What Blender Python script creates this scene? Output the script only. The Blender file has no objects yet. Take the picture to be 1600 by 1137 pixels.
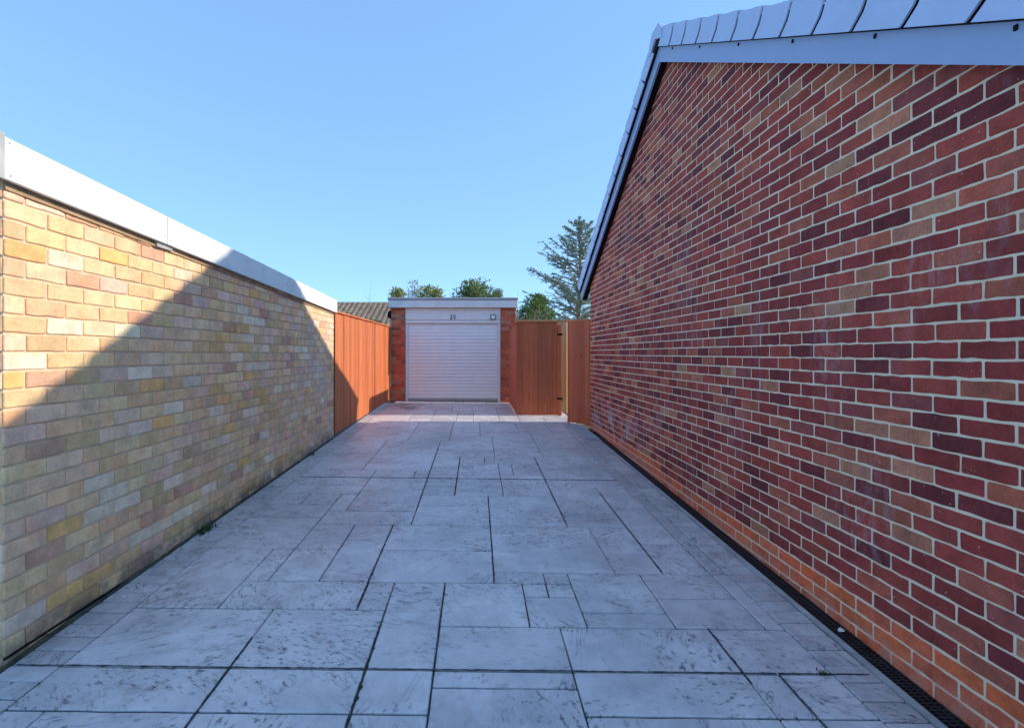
import bpy, math, random
from mathutils import Vector, Matrix
R = math.radians
random.seed(11)
sc = bpy.context.scene
COL = sc.collection

# ------------------------------------------------------------------ camera, sky, sun, exposure
EYE = 1.44
cam = bpy.data.cameras.new('camera')
cam.sensor_width = 36.0; cam.sensor_fit = 'HORIZONTAL'
cam.lens = 820 / 1600 * 36
cam.shift_x = (800 - 745) / 1600
cam.shift_y = -(568.5 - 552) / 1600
cam.clip_start = 0.05; cam.clip_end = 5000
camo = bpy.data.objects.new('camera', cam); COL.objects.link(camo)
camo.location = (0, 0, EYE); camo.rotation_euler = (math.pi / 2, 0, 0)
sc.camera = camo

SUN_EL, SUN_AZ = 27.6, 2.5          # azimuth measured from +x towards +y
world = bpy.data.worlds.new('World'); sc.world = world; world.use_nodes = True
wn = world.node_tree
sky = wn.nodes.new('ShaderNodeTexSky'); sky.sky_type = 'NISHITA'; sky.sun_disc = False
sky.sun_elevation = R(SUN_EL); sky.sun_rotation = R(90 - SUN_AZ)
sky.altitude = 0; sky.air_density = 0.6; sky.dust_density = 0.0; sky.ozone_density = 3.0
# the photograph's tone mapping holds the whole sky down to an even clear blue: same curve for every direction
sg = wn.nodes.new('ShaderNodeGamma'); sg.inputs[1].default_value = 0.40
st = wn.nodes.new('ShaderNodeVectorMath'); st.operation = 'MULTIPLY'; st.inputs[1].default_value = (1.00, 1.53, 2.10)
wn.links.new(sky.outputs[0], sg.inputs[0]); wn.links.new(sg.outputs[0], st.inputs[0])
wn.links.new(st.outputs[0], wn.nodes['Background'].inputs[0])
wn.nodes['Background'].inputs[1].default_value = 0.15

sun = bpy.data.lights.new('sun', 'SUN'); sun.energy = 2.0; sun.angle = R(0.8); sun.color = (1.0, 0.89, 0.70)
suno = bpy.data.objects.new('sun', sun); COL.objects.link(suno)
sd = Vector((-math.cos(R(SUN_EL)) * math.cos(R(SUN_AZ)), -math.cos(R(SUN_EL)) * math.sin(R(SUN_AZ)), -math.sin(R(SUN_EL))))
suno.rotation_euler = sd.to_track_quat('-Z', 'Y').to_euler(); suno.location = (20, 2, 15)

sc.view_settings.view_transform = 'Standard'; sc.view_settings.look = 'None'
sc.view_settings.exposure = 1.22; sc.view_settings.gamma = 1.0
sc.view_settings.use_curve_mapping = False
sc.cycles.use_denoising = True
sc.cycles.max_bounces = 6; sc.cycles.diffuse_bounces = 4; sc.cycles.glossy_bounces = 2; sc.cycles.adaptive_threshold = 0.03

# ------------------------------------------------------------------ helpers
WPOS = {}
def gz(x, y):                       # the drive climbs gently to the back and falls a little to the right
    return 0.03 * y - 0.0115 * x

def tag(o, label=None, cat=None, group=None, kind=None):
    if label: o['label'] = label
    if cat: o['category'] = cat
    if group: o['group'] = group
    if kind: o['kind'] = kind
    return o

def link(o, parent=None, pos=(0, 0, 0)):
    COL.objects.link(o)
    pos = Vector(pos)
    if parent is not None:
        o.parent = parent
        o.location = pos - WPOS[parent.name]
    else:
        o.location = pos
    WPOS[o.name] = pos
    return o

def empty(name, pos, label, cat, group=None):
    o = bpy.data.objects.new(name, None); o.empty_display_size = 0.2
    link(o, None, pos)
    return tag(o, label, cat, group)

def mesh(name, V, F, mat, smooth=False, cols=None):
    me = bpy.data.meshes.new(name)
    me.from_pydata(V, [], F)
    if mat is not None: me.materials.append(mat)
    if smooth: me.polygons.foreach_set('use_smooth', [True] * len(me.polygons))
    if cols is not None:
        a = me.color_attributes.new('tint', 'FLOAT_COLOR', 'POINT')
        a.data.foreach_set('color', [c for v in cols for c in (v[0], v[1], v[2], 1.0)])
    me.update()
    return me

class MB:
    """collects faces in world coordinates and links them as one object"""
    def __init__(s): s.V = []; s.F = []
    def add(s, V, F):
        n = len(s.V); s.V += [tuple(v) for v in V]; s.F += [tuple(i + n for i in f) for f in F]
    def box(s, x0, x1, y0, y1, z0, z1):
        s.hexa([(x0, y0, z0), (x1, y0, z0), (x1, y1, z0), (x0, y1, z0), (x0, y0, z1), (x1, y0, z1), (x1, y1, z1), (x0, y1, z1)])
    def hexa(s, P):
        s.add(P, [(0, 3, 2, 1), (4, 5, 6, 7), (0, 1, 5, 4), (1, 2, 6, 5), (2, 3, 7, 6), (3, 0, 4, 7)])
    def bar(s, a, b, w, h, up=(0, 0, 1)):       # a box beam from a to b
        a, b = Vector(a), Vector(b); d = (b - a).normalized(); up = Vector(up)
        r = d.cross(up)
        if r.length < 1e-4: r = d.cross(Vector((1, 0, 0)))
        r.normalize(); u = r.cross(d)
        r *= w / 2; u *= h / 2
        s.hexa([a - r - u, b - r - u, b + r - u, a + r - u, a - r + u, b - r + u, b + r + u, a + r + u][0:4] and
               [a - r - u, a + r - u, b + r - u, b - r - u, a - r + u, a + r + u, b + r + u, b - r + u])
    def tube(s, pts, rad, n=6):
        pts = [Vector(p) for p in pts]; k0 = len(s.V)
        for i, p in enumerate(pts):
            d = (pts[min(i + 1, len(pts) - 1)] - pts[max(i - 1, 0)]).normalized()
            a = d.cross(Vector((0.31, 0.2, 0.93)))
            if a.length < 1e-3: a = d.cross(Vector((1, 0, 0)))
            a.normalize(); b = d.cross(a); rr = rad[i] if isinstance(rad, (list, tuple)) else rad
            for j in range(n):
                t = 2 * math.pi * j / n
                s.V.append(tuple(p + a * rr * math.cos(t) + b * rr * math.sin(t)))
        for i in range(len(pts) - 1):
            for j in range(n):
                q = k0 + i * n
                s.F.append((q + j, q + (j + 1) % n, q + n + (j + 1) % n, q + n + j))
        s.F.append(tuple(k0 + j for j in reversed(range(n))))
        s.F.append(tuple(k0 + (len(pts) - 1) * n + j for j in range(n)))
    def build(s, name, mat, parent=None, pos=None, smooth=False, bevel=0.0):
        if pos is None:
            n = len(s.V)
            pos = (sum(v[0] for v in s.V) / n, sum(v[1] for v in s.V) / n, min(v[2] for v in s.V))
        me = mesh(name, [(v[0] - pos[0], v[1] - pos[1], v[2] - pos[2]) for v in s.V], s.F, mat, smooth)
        o = bpy.data.objects.new(name, me); link(o, parent, pos)
        if bevel:
            m = o.modifiers.new('bevel', 'BEVEL'); m.width = bevel; m.segments = 1; m.limit_method = 'ANGLE'
        return o

def one(name, mat, parent, *boxes, bevel=0.0):
    m = MB()
    for b in boxes: m.box(*b)
    return m.build(name, mat, parent, bevel=bevel)

def inset(poly, d):
    n = len(poly); out = []
    for i in range(n):
        p0, p1, p2 = Vector(poly[i - 1]), Vector(poly[i]), Vector(poly[(i + 1) % n])
        e1, e2 = (p1 - p0), (p2 - p1)
        n1 = Vector((-e1.y, e1.x)).normalized(); n2 = Vector((-e2.y, e2.x)).normalized()
        m = n1 + n2
        if m.length < 1e-4: m = n1
        m.normalize(); k = d / max(0.5, m.dot(n1))
        out.append(tuple(p1 + m * k))
    return out

def rough_outline(poly, rng, jit, seg, chamfer):
    """counter-clockwise polygon -> slightly uneven outline with knocked-off corners"""
    n = len(poly); out = []
    for i in range(n):
        a, b = Vector(poly[i]), Vector(poly[(i + 1) % n]); e = b - a; l = e.length
        if l < 1e-5: continue
        d = e / l; nn = Vector((-d.y, d.x)); c = min(chamfer, l * 0.2)
        k = max(1, int(round(l / seg)))
        ts = [c + (l - 2 * c) * j / k for j in range(k + 1)]
        for j, t in enumerate(ts):
            w = jit if 0 < j < k else jit * 0.5
            out.append(tuple(a + d * (t + (rng.uniform(-.3, .3) * l / k if 0 < j < k else 0)) + nn * rng.uniform(-w, w)))
    return out

def prism(outline, depth, bev, bevd):
    """outline in (u,v); front at w=0, edges eased over bev/bevd, sides running back to -depth"""
    n = len(outline); ins = inset(outline, bev)
    V = [(p[0], p[1], 0.0) for p in ins] + [(p[0], p[1], -bevd) for p in outline] + [(p[0], p[1], -depth) for p in outline]
    F = [tuple(range(n))]
    for i in range(n):
        j = (i + 1) % n
        F.append((i, n + i, n + j, j)); F.append((n + i, 2 * n + i, 2 * n + j, n + j))
    return V, F

def clip(poly, a, b, c):            # keep a*u+b*v<=c
    out = []
    for i in range(len(poly)):
        p, q = poly[i], poly[(i + 1) % len(poly)]
        dp, dq = a * p[0] + b * p[1] - c, a * q[0] + b * q[1] - c
        if dp <= 0: out.append(p)
        if dp * dq < 0:
            t = dp / (dp - dq); out.append((p[0] + (q[0] - p[0]) * t, p[1] + (q[1] - p[1]) * t))
    return out

def area(poly):
    return 0.5 * sum(poly[i][0] * poly[(i + 1) % len(poly)][1] - poly[(i + 1) % len(poly)][0] * poly[i][1] for i in range(len(poly)))

# ------------------------------------------------------------------ material helper
class Mat:
    def __init__(s, name, **kw):
        s.m = bpy.data.materials.new(name); s.m.use_nodes = True
        s.nt = s.m.node_tree; s.b = s.nt.nodes['Principled BSDF']
        for k, v in kw.items(): s.set(k, v)
    def set(s, k, v):
        k = {'color': 'Base Color', 'rough': 'Roughness', 'metal': 'Metallic', 'spec': 'Specular IOR Level', 'normal': 'Normal', 'coat': 'Coat Weight', 'trans': 'Transmission Weight'}.get(k, k)
        s._in(s.b.inputs[k], v); return s
    def _in(s, sock, v):
        if isinstance(v, bpy.types.NodeSocket): s.nt.links.new(v, sock)
        else:
            if sock.type == 'RGBA' and len(v) == 3: v = (*v, 1)
            sock.default_value = v
    def n(s, typ, out=0, ins=None, **props):
        nd = s.nt.nodes.new('ShaderNode' + typ)
        for k, v in props.items(): setattr(nd, k, v)
        for k, v in (ins or {}).items(): s._in(nd.inputs[k], v)
        return nd.outputs[out]
    def pos(s): return s.n('NewGeometry', 'Position')
    def rnd(s): return s.n('ObjectInfo', 'Random')
    def ocol(s): return s.n('ObjectInfo', 'Color')
    def attr(s): return s.n('Attribute', 'Color', attribute_name='tint')
    def math(s, op, a, b=0.0, c=None, clamp=False):
        ins = {0: a, 1: b}
        if c is not None: ins[2] = c
        return s.n('Math', 0, ins, operation=op, use_clamp=clamp)
    def vmath(s, op, a, b):
        nd = s.nt.nodes.new('ShaderNodeVectorMath'); nd.operation = op
        s._in(nd.inputs[0], a)
        s._in(nd.inputs[3 if op == 'SCALE' else 1], b)
        return nd.outputs[0]
    def noise(s, vec, scale, detail=4, rough=.55, dist=0.0, out=0):
        return s.n('TexNoise', out, {'Vector': vec, 'Scale': scale, 'Detail': detail if detail > 8.5 else min(detail, 3.6), 'Roughness': rough, 'Distortion': dist})
    def ramp(s, fac, stops):
        nd = s.nt.nodes.new('ShaderNodeValToRGB'); r = nd.color_ramp
        while len(r.elements) < len(stops): r.elements.new(0.5)
        for e, (p, c) in zip(r.elements, stops):
            e.position = p; e.color = (*c, 1) if len(c) == 3 else c
        s._in(nd.inputs[0], fac); return nd.outputs[0]
    def step(s, v, lo, hi):
        return s.n('MapRange', 0, {'Value': v, 'From Min': lo, 'From Max': hi}, interpolation_type='SMOOTHSTEP')
    def mix(s, fac, a, b, blend='MIX'):
        nd = s.nt.nodes.new('ShaderNodeMix'); nd.data_type = 'RGBA'; nd.blend_type = blend
        s._in(nd.inputs[0], fac); s._in(nd.inputs[6], a); s._in(nd.inputs[7], b); return nd.outputs[2]
    def bump(s, h, strength=.3, dist=.005, normal=None):
        ins = {'Height': h, 'Strength': strength, 'Distance': dist}
        if normal is not None: ins['Normal'] = normal
        return s.n('Bump', 0, ins)
    def scale3(s, v, sx, sy, sz):
        return s.vmath('MULTIPLY', v, (sx, sy, sz))

def simple(name, col, rough=.6, var=.12, nscale=9, bump=.15, bd=.003, spec=.5, dirt=None):
    m = Mat(name, rough=rough, spec=spec); p = m.pos()
    n1 = m.noise(p, nscale, 6)
    lo = tuple(c * (1 - var) for c in col); hi = tuple(min(1, c * (1 + var)) for c in col)
    c = m.ramp(n1, [(.3, lo), (.7, hi)])
    if dirt:
        d = m.step(m.noise(p, 3.1, 8, .65), .5, .72)
        c = m.mix(m.math('MULTIPLY', d, dirt[1]), c, dirt[0])
    m.set('color', c)
    m.set('normal', m.bump(m.noise(p, nscale * 14, 4), bump, bd))
    m.set('rough', m.math('MULTIPLY_ADD', n1, .25, rough - .12))
    return m.m

def brick_mat(name, src, speck, mott=.35, stain=None, rough=.85, dots=(.93, .93, .9), smear=None):
    m = Mat(name); p = m.pos()
    c0 = m.ocol() if src == 'object' else m.attr()
    q = m.vmath('ADD', p, m.vmath('SCALE', c0, 41.0))
    n1 = m.noise(q, 9, 6, .6); n2 = m.noise(q, 60, 5, .7); n3 = m.noise(q, 260, 3, .6)
    f = m.math('ADD', m.math('MULTIPLY', n1, 1.1), m.math('MULTIPLY', n2, .7))
    f = m.math('MULTIPLY_ADD', m.math('SUBTRACT', f, .9), mott * 2.2, 1.0)
    c = m.vmath('SCALE', c0, f)
    # burnt / flashed blush inside single bricks
    bl = m.math('MULTIPLY', m.step(m.noise(q, 5.5, 3), .54, .7), .45)
    c = m.mix(bl, c, m.vmath('MULTIPLY', c, (1.18, .86, .72)))
    # fine light grit
    g = m.step(n3, .66, .76)
    c = m.mix(m.math('MULTIPLY', g, .28), c, dots)
    if speck:
        vo = m.nt.nodes.new('ShaderNodeTexVoronoi'); vo.inputs['Scale'].default_value = 58; vo.inputs['Randomness'].default_value = 1
        m._in(vo.inputs['Vector'], m.vmath('ADD', p, m.vmath('SCALE', m.noise(p, 130, 2, .5, 0, 'Color'), .012)))
        sz = m.math('MULTIPLY', m.step(vo.outputs['Color'], .62, .86), .20)
        sp = m.math('MULTIPLY', m.math('LESS_THAN', vo.outputs['Distance'], sz), m.step(m.noise(p, 2.2, 3), .40, .60))
        c = m.mix(m.math('MULTIPLY', sp, speck), c, (.80, .78, .74))
    if smear:
        a = m.noise(m.scale3(p, 1, 1, .55), 1.3, 7, .62, .8)
        b = m.noise(m.scale3(p, 1, 1, .4), 23, 6, .75)
        s = m.math('MULTIPLY', m.step(a, .54, .70), m.step(b, .42, .62))
        c = m.mix(m.math('MULTIPLY', s, smear), c, (.62, .60, .62))
    if stain:
        c = stain(m, p, c)
    m.set('color', c); m.set('rough', rough); m.set('spec', .35)
    h = m.math('ADD', m.math('MULTIPLY', n2, 1.0), m.math('MULTIPLY', n3, .6))
    m.set('normal', m.bump(h, .85, .005))
    return m.m

def mortar_mat(name, col, dark, stain=None):
    m = Mat(name, rough=.95, spec=.2); p = m.pos()
    n = m.noise(p, 7, 6, .65); f = m.noise(p, 240, 4, .7)
    c = m.ramp(n, [(.3, dark), (.62, col)])
    c = m.mix(m.math('MULTIPLY', m.step(f, .5, .75), .35), c, tuple(min(1, x * 1.3) for x in col))
    if stain: c = stain(m, p, c)
    m.set('color', c); m.set('normal', m.bump(m.math('ADD', f, m.noise(p, 60, 4)), .6, .004))
    return m.m

# ------------------------------------------------------------------ materials
def slab_mat(name, light, darkc):
    m = Mat(name); p = m.pos(); r = m.rnd()
    ang = m.math('MULTIPLY', m.n('TexWhiteNoise', 0, {'W': r}, noise_dimensions='1D'), 3.1)
    q = m.vmath('ADD', p, m.n('CombineXYZ', 0, {'X': m.math('MULTIPLY', r, 37.0), 'Y': m.math('MULTIPLY', r, 91.0), 'Z': r}))
    q = m.n('VectorRotate', 0, {'Vector': q, 'Angle': ang}, rotation_type='Z_AXIS')
    st = m.scale3(q, .8, 2.6, 1.0)
    big = m.noise(p, 1.1, 6, .6)
    mid = m.noise(q, 5, 5, .68)
    c = m.ramp(m.math('ADD', m.math('MULTIPLY', big, .60), m.math('MULTIPLY', mid, .45)), [(.40, darkc), (.62, light)])
    c = m.vmath('SCALE', c, m.math('MULTIPLY_ADD', m.n('TexWhiteNoise', 0, {'W': m.math('ADD', r, 3.7)}, noise_dimensions='1D'), .14, .93))
    # riven steps: terraced noise, dark release powder caught along each lip
    a = m.noise(st, 1.5, 9, .60, 1.1)
    ter = m.math('FRACT', m.math('MULTIPLY', a, 9.0))
    lip = m.math('ADD', m.math('MULTIPLY', m.math('SUBTRACT', 1.0, m.step(ter, .02, .12)), .7), m.math('MULTIPLY', m.math('SUBTRACT', 1.0, m.step(ter, .0, .30)), .25))
    where = m.math('MULTIPLY', m.step(m.noise(q, 2.4, 3), .42, .60), m.step(m.noise(st, 5.0, 3), .38, .56))
    lip = m.math('MULTIPLY', lip, where)
    # pitted dark flecks in patches
    pit = m.step(m.noise(m.scale3(q, 1, 1.7, 1), 26, 5, .70), .53, .67)
    pw = m.math('MULTIPLY_ADD', m.step(m.noise(q, 2.6, 3), .42, .60), .9, .1)
    pit = m.math('MULTIPLY', pit, pw)
    dk = m.math('ADD', m.math('MULTIPLY', lip, .75), m.math('MULTIPLY', pit, .78), clamp=True)
    c = m.mix(dk, c, (.075, .07, .08))
    # cloudy dark smudges left by the release powder and by tyres
    sm = m.math('MULTIPLY', m.step(m.noise(q, 9, 4, .75), .46, .70), m.step(m.noise(p, .9, 3), .42, .60))
    c = m.mix(m.math('MULTIPLY', sm, .36), c, (.17, .16, .17))
    # pale worn scuffs
    wr = m.math('MULTIPLY', m.step(m.noise(q, 46, 6, .7), .58, .75), m.step(m.noise(p, 1.7, 4), .48, .68))
    c = m.mix(m.math('MULTIPLY', wr, .35), c, (.90, .84, .83))
    d = m.vmath('SUBTRACT', p, (-1.42, 10.95, .33))
    d = m.n('VectorMath', 'Value', {0: m.scale3(d, 1.9, 1.2, 0)}, operation='LENGTH')
    oil = m.math('MULTIPLY', m.math('SUBTRACT', 1.0, m.step(d, .3, 1.0)), m.step(m.noise(m.scale3(p, 1, 2.2, 1), 3.2, 3), .44, .54))
    c = m.mix(m.math('MULTIPLY', oil, .85), c, (.10, .06, .045))
    m.set('color', c)
    h = m.math('ADD', m.math('MULTIPLY', m.math('FLOOR', m.math('MULTIPLY', a, 9.0)), .16), m.math('MULTIPLY', m.noise(q, 40, 6, .65), .22))
    h = m.math('SUBTRACT', h, m.math('MULTIPLY', pit, .15))
    m.set('normal', m.bump(h, .8, .014))
    m.set('rough', m.math('MULTIPLY_ADD', mid, .35, .27)); m.set('spec', .5)
    return m.m

M_SLAB = slab_mat('stamped_concrete', (.79, .75, .755), (.53, .50, .51))
M_BORDER = slab_mat('stamped_border', (.72, .68, .68), (.45, .425, .43))
M_GROUT = simple('grout_dark', (.07, .07, .075), .9, .4, 20, .5)
M_DIRT2 = simple('joint_dirt', (.075, .073, .068), .95, .6, 18, .8, .006, spec=.2)
M_EDGE = simple('concrete_edge', (.42, .42, .42), .85, .25, 8, .4)
M_GARDEN = simple('garden_soil_grass', (.10, .12, .05), .95, .4, 2, .6, .02)

def red_stain(m, p, c):
    # chalky bloom low on the wall near the far corner, and a pinkish mortar smear along the foot
    s = m.n('SeparateXYZ', 'Z', {'Vector': p}); y = m.n('SeparateXYZ', 'Y', {'Vector': p})
    hz = m.math('SUBTRACT', s, m.math('MULTIPLY', y, .03))
    foot = m.math('SUBTRACT', 1.0, m.step(hz, .02, .10))
    n = m.step(m.noise(p, 11, 6, .7), .40, .62)
    c = m.mix(m.math('MULTIPLY', m.math('MULTIPLY', foot, n), .5), c, (.78, .36, .27))
    far = m.math('MULTIPLY', m.step(y, 5.4, 6.6), m.math('SUBTRACT', 1.0, m.step(hz, .35, .62)))
    n2 = m.step(m.noise(p, 3.2, 7, .65), .47, .66)
    return m.mix(m.math('MULTIPLY', m.math('MULTIPLY', far, n2), .6), c, (.60, .54, .54))

def buff_stain(m, p, c):
    z = m.n('SeparateXYZ', 'Z', {'Vector': p}); y = m.n('SeparateXYZ', 'Y', {'Vector': p})
    hz = m.math('SUBTRACT', z, m.math('MULTIPLY', y, .03))
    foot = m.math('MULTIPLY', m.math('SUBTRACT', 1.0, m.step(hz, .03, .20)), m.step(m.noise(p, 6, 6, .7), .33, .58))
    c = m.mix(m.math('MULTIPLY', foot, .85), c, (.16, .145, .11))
    lime = m.math('MULTIPLY', m.step(y, 5.2, 6.8), m.step(m.noise(m.scale3(p, 1, 1, .6), 3.4, 7, .62), .45, .62))
    c = m.mix(m.math('MULTIPLY', lime, .42), c, (.60, .58, .58))
    rd = m.step(m.noise(p, 2.6, 5, .6), .66, .74)
    return m.mix(m.math('MULTIPLY', rd, .35), c, (.42, .20, .14))

M_RED_O = brick_mat('red_brick', 'object', .85, .50, red_stain, smear=.22)
M_RED_A = brick_mat('red_brick_far', 'attr', .85, .50, red_stain, smear=.22)
M_RED_MORTAR = mortar_mat('red_wall_mortar', (.95, .78, .55), (.84, .67, .46), red_stain)
M_BUFF_O = brick_mat('buff_brick', 'object', 0, .38, buff_stain, dots=(.75, .66, .5))
M_BUFF_A = brick_mat('buff_brick_far', 'attr', 0, .38, buff_stain, dots=(.75, .66, .5))
M_BUFF_MORTAR = mortar_mat('buff_wall_mortar', (.80, .63, .46), (.60, .46, .33), buff_stain)
M_GAR_O = brick_mat('orange_red_brick', 'object', 0, .3)
M_GAR_MORTAR = mortar_mat('garage_mortar', (.36, .26, .20), (.26, .18, .14))

M_WHITE = simple('white_painted_board', (.78, .79, .78), .45, .05, 3, .06, .002, dirt=((.45, .44, .40), .25))
M_DOORW = simple('white_powder_coat', (.84, .84, .84), .38, .03, 5, .03, .001)
M_GREYTRIM = simple('grey_door_seal', (.16, .17, .19), .6, .2)
M_BEIGE = simple('beige_trim', (.55, .45, .36), .6, .1)
M_FELT = simple('mineral_roof_felt', (.36, .38, .40), .95, .25, 40, .5)
M_CAP = simple('grey_plastic_verge', (.52, .62, .84), .38, .05, 4, .04, .002)
M_BARGE = simple('grey_plastic_bargeboard', (.34, .43, .64), .35, .04, 3, .03, .002)
M_BLACK = simple('black_plastic', (.010, .011, .014), .6, .3, 20, .1, spec=.08)
M_GRATE = simple('black_grating', (.016, .017, .021), .55, .5, 14, .3)
M_ROOFTILE = simple('grey_concrete_tile', (.10, .11, .13), .85, .25, 12, .4)
M_STEEL = simple('dull_steel', (.35, .36, .38), .4, .1)
M_DIRT = simple('dark_moss_dirt', (.075, .072, .048), .95, .6, 16, .8, .01)
M_PALE = simple('pale_concrete_patch', (.40, .42, .46), .8, .2, 9, .4)
M_CHIP = simple('white_stone_chip', (.72, .72, .70), .8, .15, 30, .3)

def wood_mat(name, cols, sc_=1.0):
    m = Mat(name, rough=.72, spec=.35); p = m.pos(); r = m.rnd()
    q = m.vmath('ADD', p, m.n('CombineXYZ', 0, {'X': m.math('MULTIPLY', r, 31.0), 'Y': m.math('MULTIPLY', r, 17.0), 'Z': m.math('MULTIPLY', r, 53.0)}))
    st = m.scale3(q, 1, 1, .05)
    g = m.noise(st, 38, 6, .65, .6); g2 = m.noise(st, 7, 4, .6)
    f = m.math('ADD', m.math('MULTIPLY', g, .55), m.math('MULTIPLY', g2, .45))
    c = m.ramp(f, [(.34, cols[0]), (.52, cols[1]), (.68, cols[2])])
    c = m.vmath('SCALE', c, m.math('MULTIPLY_ADD', r, .28, .86))
    vo = m.nt.nodes.new('ShaderNodeTexVoronoi'); vo.inputs['Scale'].default_value = 4.2
    m._in(vo.inputs['Vector'], m.scale3(q, 1, 1, .55))
    kn = m.math('SUBTRACT', 1.0, m.step(vo.outputs['Distance'], .05, .10))
    c = m.mix(m.math('MULTIPLY', kn, .6), c, tuple(x * .35 for x in cols[0]))
    m.set('color', c); m.set('normal', m.bump(g, .35, .003))
    return m.m

M_WOOD = wood_mat('orange_stained_timber', [(.42, .105, .038), (.58, .165, .062), (.70, .24, .10)])
M_WOODDARK = wood_mat('brown_stained_timber', [(.46, .105, .048), (.55, .14, .062), (.62, .175, .080)])
M_WOODPALE = wood_mat('pale_raw_timber', [(.42, .29, .15), (.52, .38, .20), (.60, .46, .27)])

def leaf_mat(name, dark, mid, light, trans=.25):
    m = Mat(name, rough=.6, spec=.35)
    a = m.attr(); s = m.n('SeparateXYZ', 'X', {'Vector': a})
    c = m.ramp(s, [(0.0, dark), (.5, mid), (1.0, light)])
    m.set('color', c)
    d = m.nt.nodes.new('ShaderNodeBsdfTranslucent'); m._in(d.inputs[0], c)
    mx = m.nt.nodes.new('ShaderNodeMixShader'); mx.inputs[0].default_value = trans
    m.nt.links.new(m.b.outputs[0], mx.inputs[1]); m.nt.links.new(d.outputs[0], mx.inputs[2])
    m.nt.links.new(mx.outputs[0], m.nt.nodes['Material Output'].inputs[0])
    return m.m

M_CEDAR = leaf_mat('cedar_needles', (.19, .24, .20), (.33, .40, .31), (.58, .58, .36), .3)
M_LAUREL = leaf_mat('glossy_evergreen_leaves', (.06, .11, .04), (.14, .21, .07), (.50, .52, .22))
M_YELLOW = leaf_mat('yellowing_leaves', (.20, .24, .07), (.38, .39, .12), (.56, .50, .20), .4)
M_GREENB = leaf_mat('fresh_green_leaves', (.07, .14, .04), (.15, .25, .06), (.32, .42, .12))
M_GRASS = leaf_mat('weed_blades', (.03, .05, .012), (.06, .09, .02), (.12, .15, .04))
M_BARK = simple('grey_bark', (.30, .24, .20), .9, .35, 12, .7, .01)
M_TWIG = simple('pale_bare_twig', (.34, .28, .22), .9, .25, 12, .5)

# ------------------------------------------------------------------ the ground and the stamped drive
g = MB()
xs = [-900, -60, -12, -3, 3, 12, 60, 900]; ys = [-200, -30, -6, 0, 6, 11.7, 14, 40, 120, 1500]
cl = lambda v, a, b: max(a, min(b, v))
for y in ys:
    for x in xs:
        g.V.append((x, y, gz(cl(x, -3, 3), cl(y, -6, 12)) - .06))
for j in range(len(ys) - 1):
    for i in range(len(xs) - 1):
        k = j * len(xs) + i; g.F.append((k, k + 1, k + len(xs) + 1, k + len(xs)))
tag(g.build('ground', M_GARDEN, pos=(0, 0, 0)), kind='structure')

def ground_quad(x0, x1, y0, y1, dz):
    return [(x0, y0, gz(x0, y0) + dz), (x1, y0, gz(x1, y0) + dz), (x1, y1, gz(x1, y1) + dz), (x0, y1, gz(x0, y1) + dz)]

g = MB(); g.hexa([(-14, -16, -.28), (14, -16, -.28), (14, -1.21, -.10), (-14, -1.21, -.10), (-14, -16, -.22), (14, -16, -.22), (14, -1.21, -.045), (-14, -1.21, -.045)])
tag(g.build('bounce_forecourt', M_EDGE, pos=(0, -8, 0)), kind='structure')  # unseen pale slab added behind the camera to bounce sunlight onto the walls

g = MB()
g.hexa(ground_quad(-2.06, 1.765, -1.2, 11.78, -.055) + ground_quad(-2.06, 1.765, -1.2, 11.78, -.009))
drive = tag(g.build('driveway', M_GROUT, pos=(0, 0, 0)), kind='structure')

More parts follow.
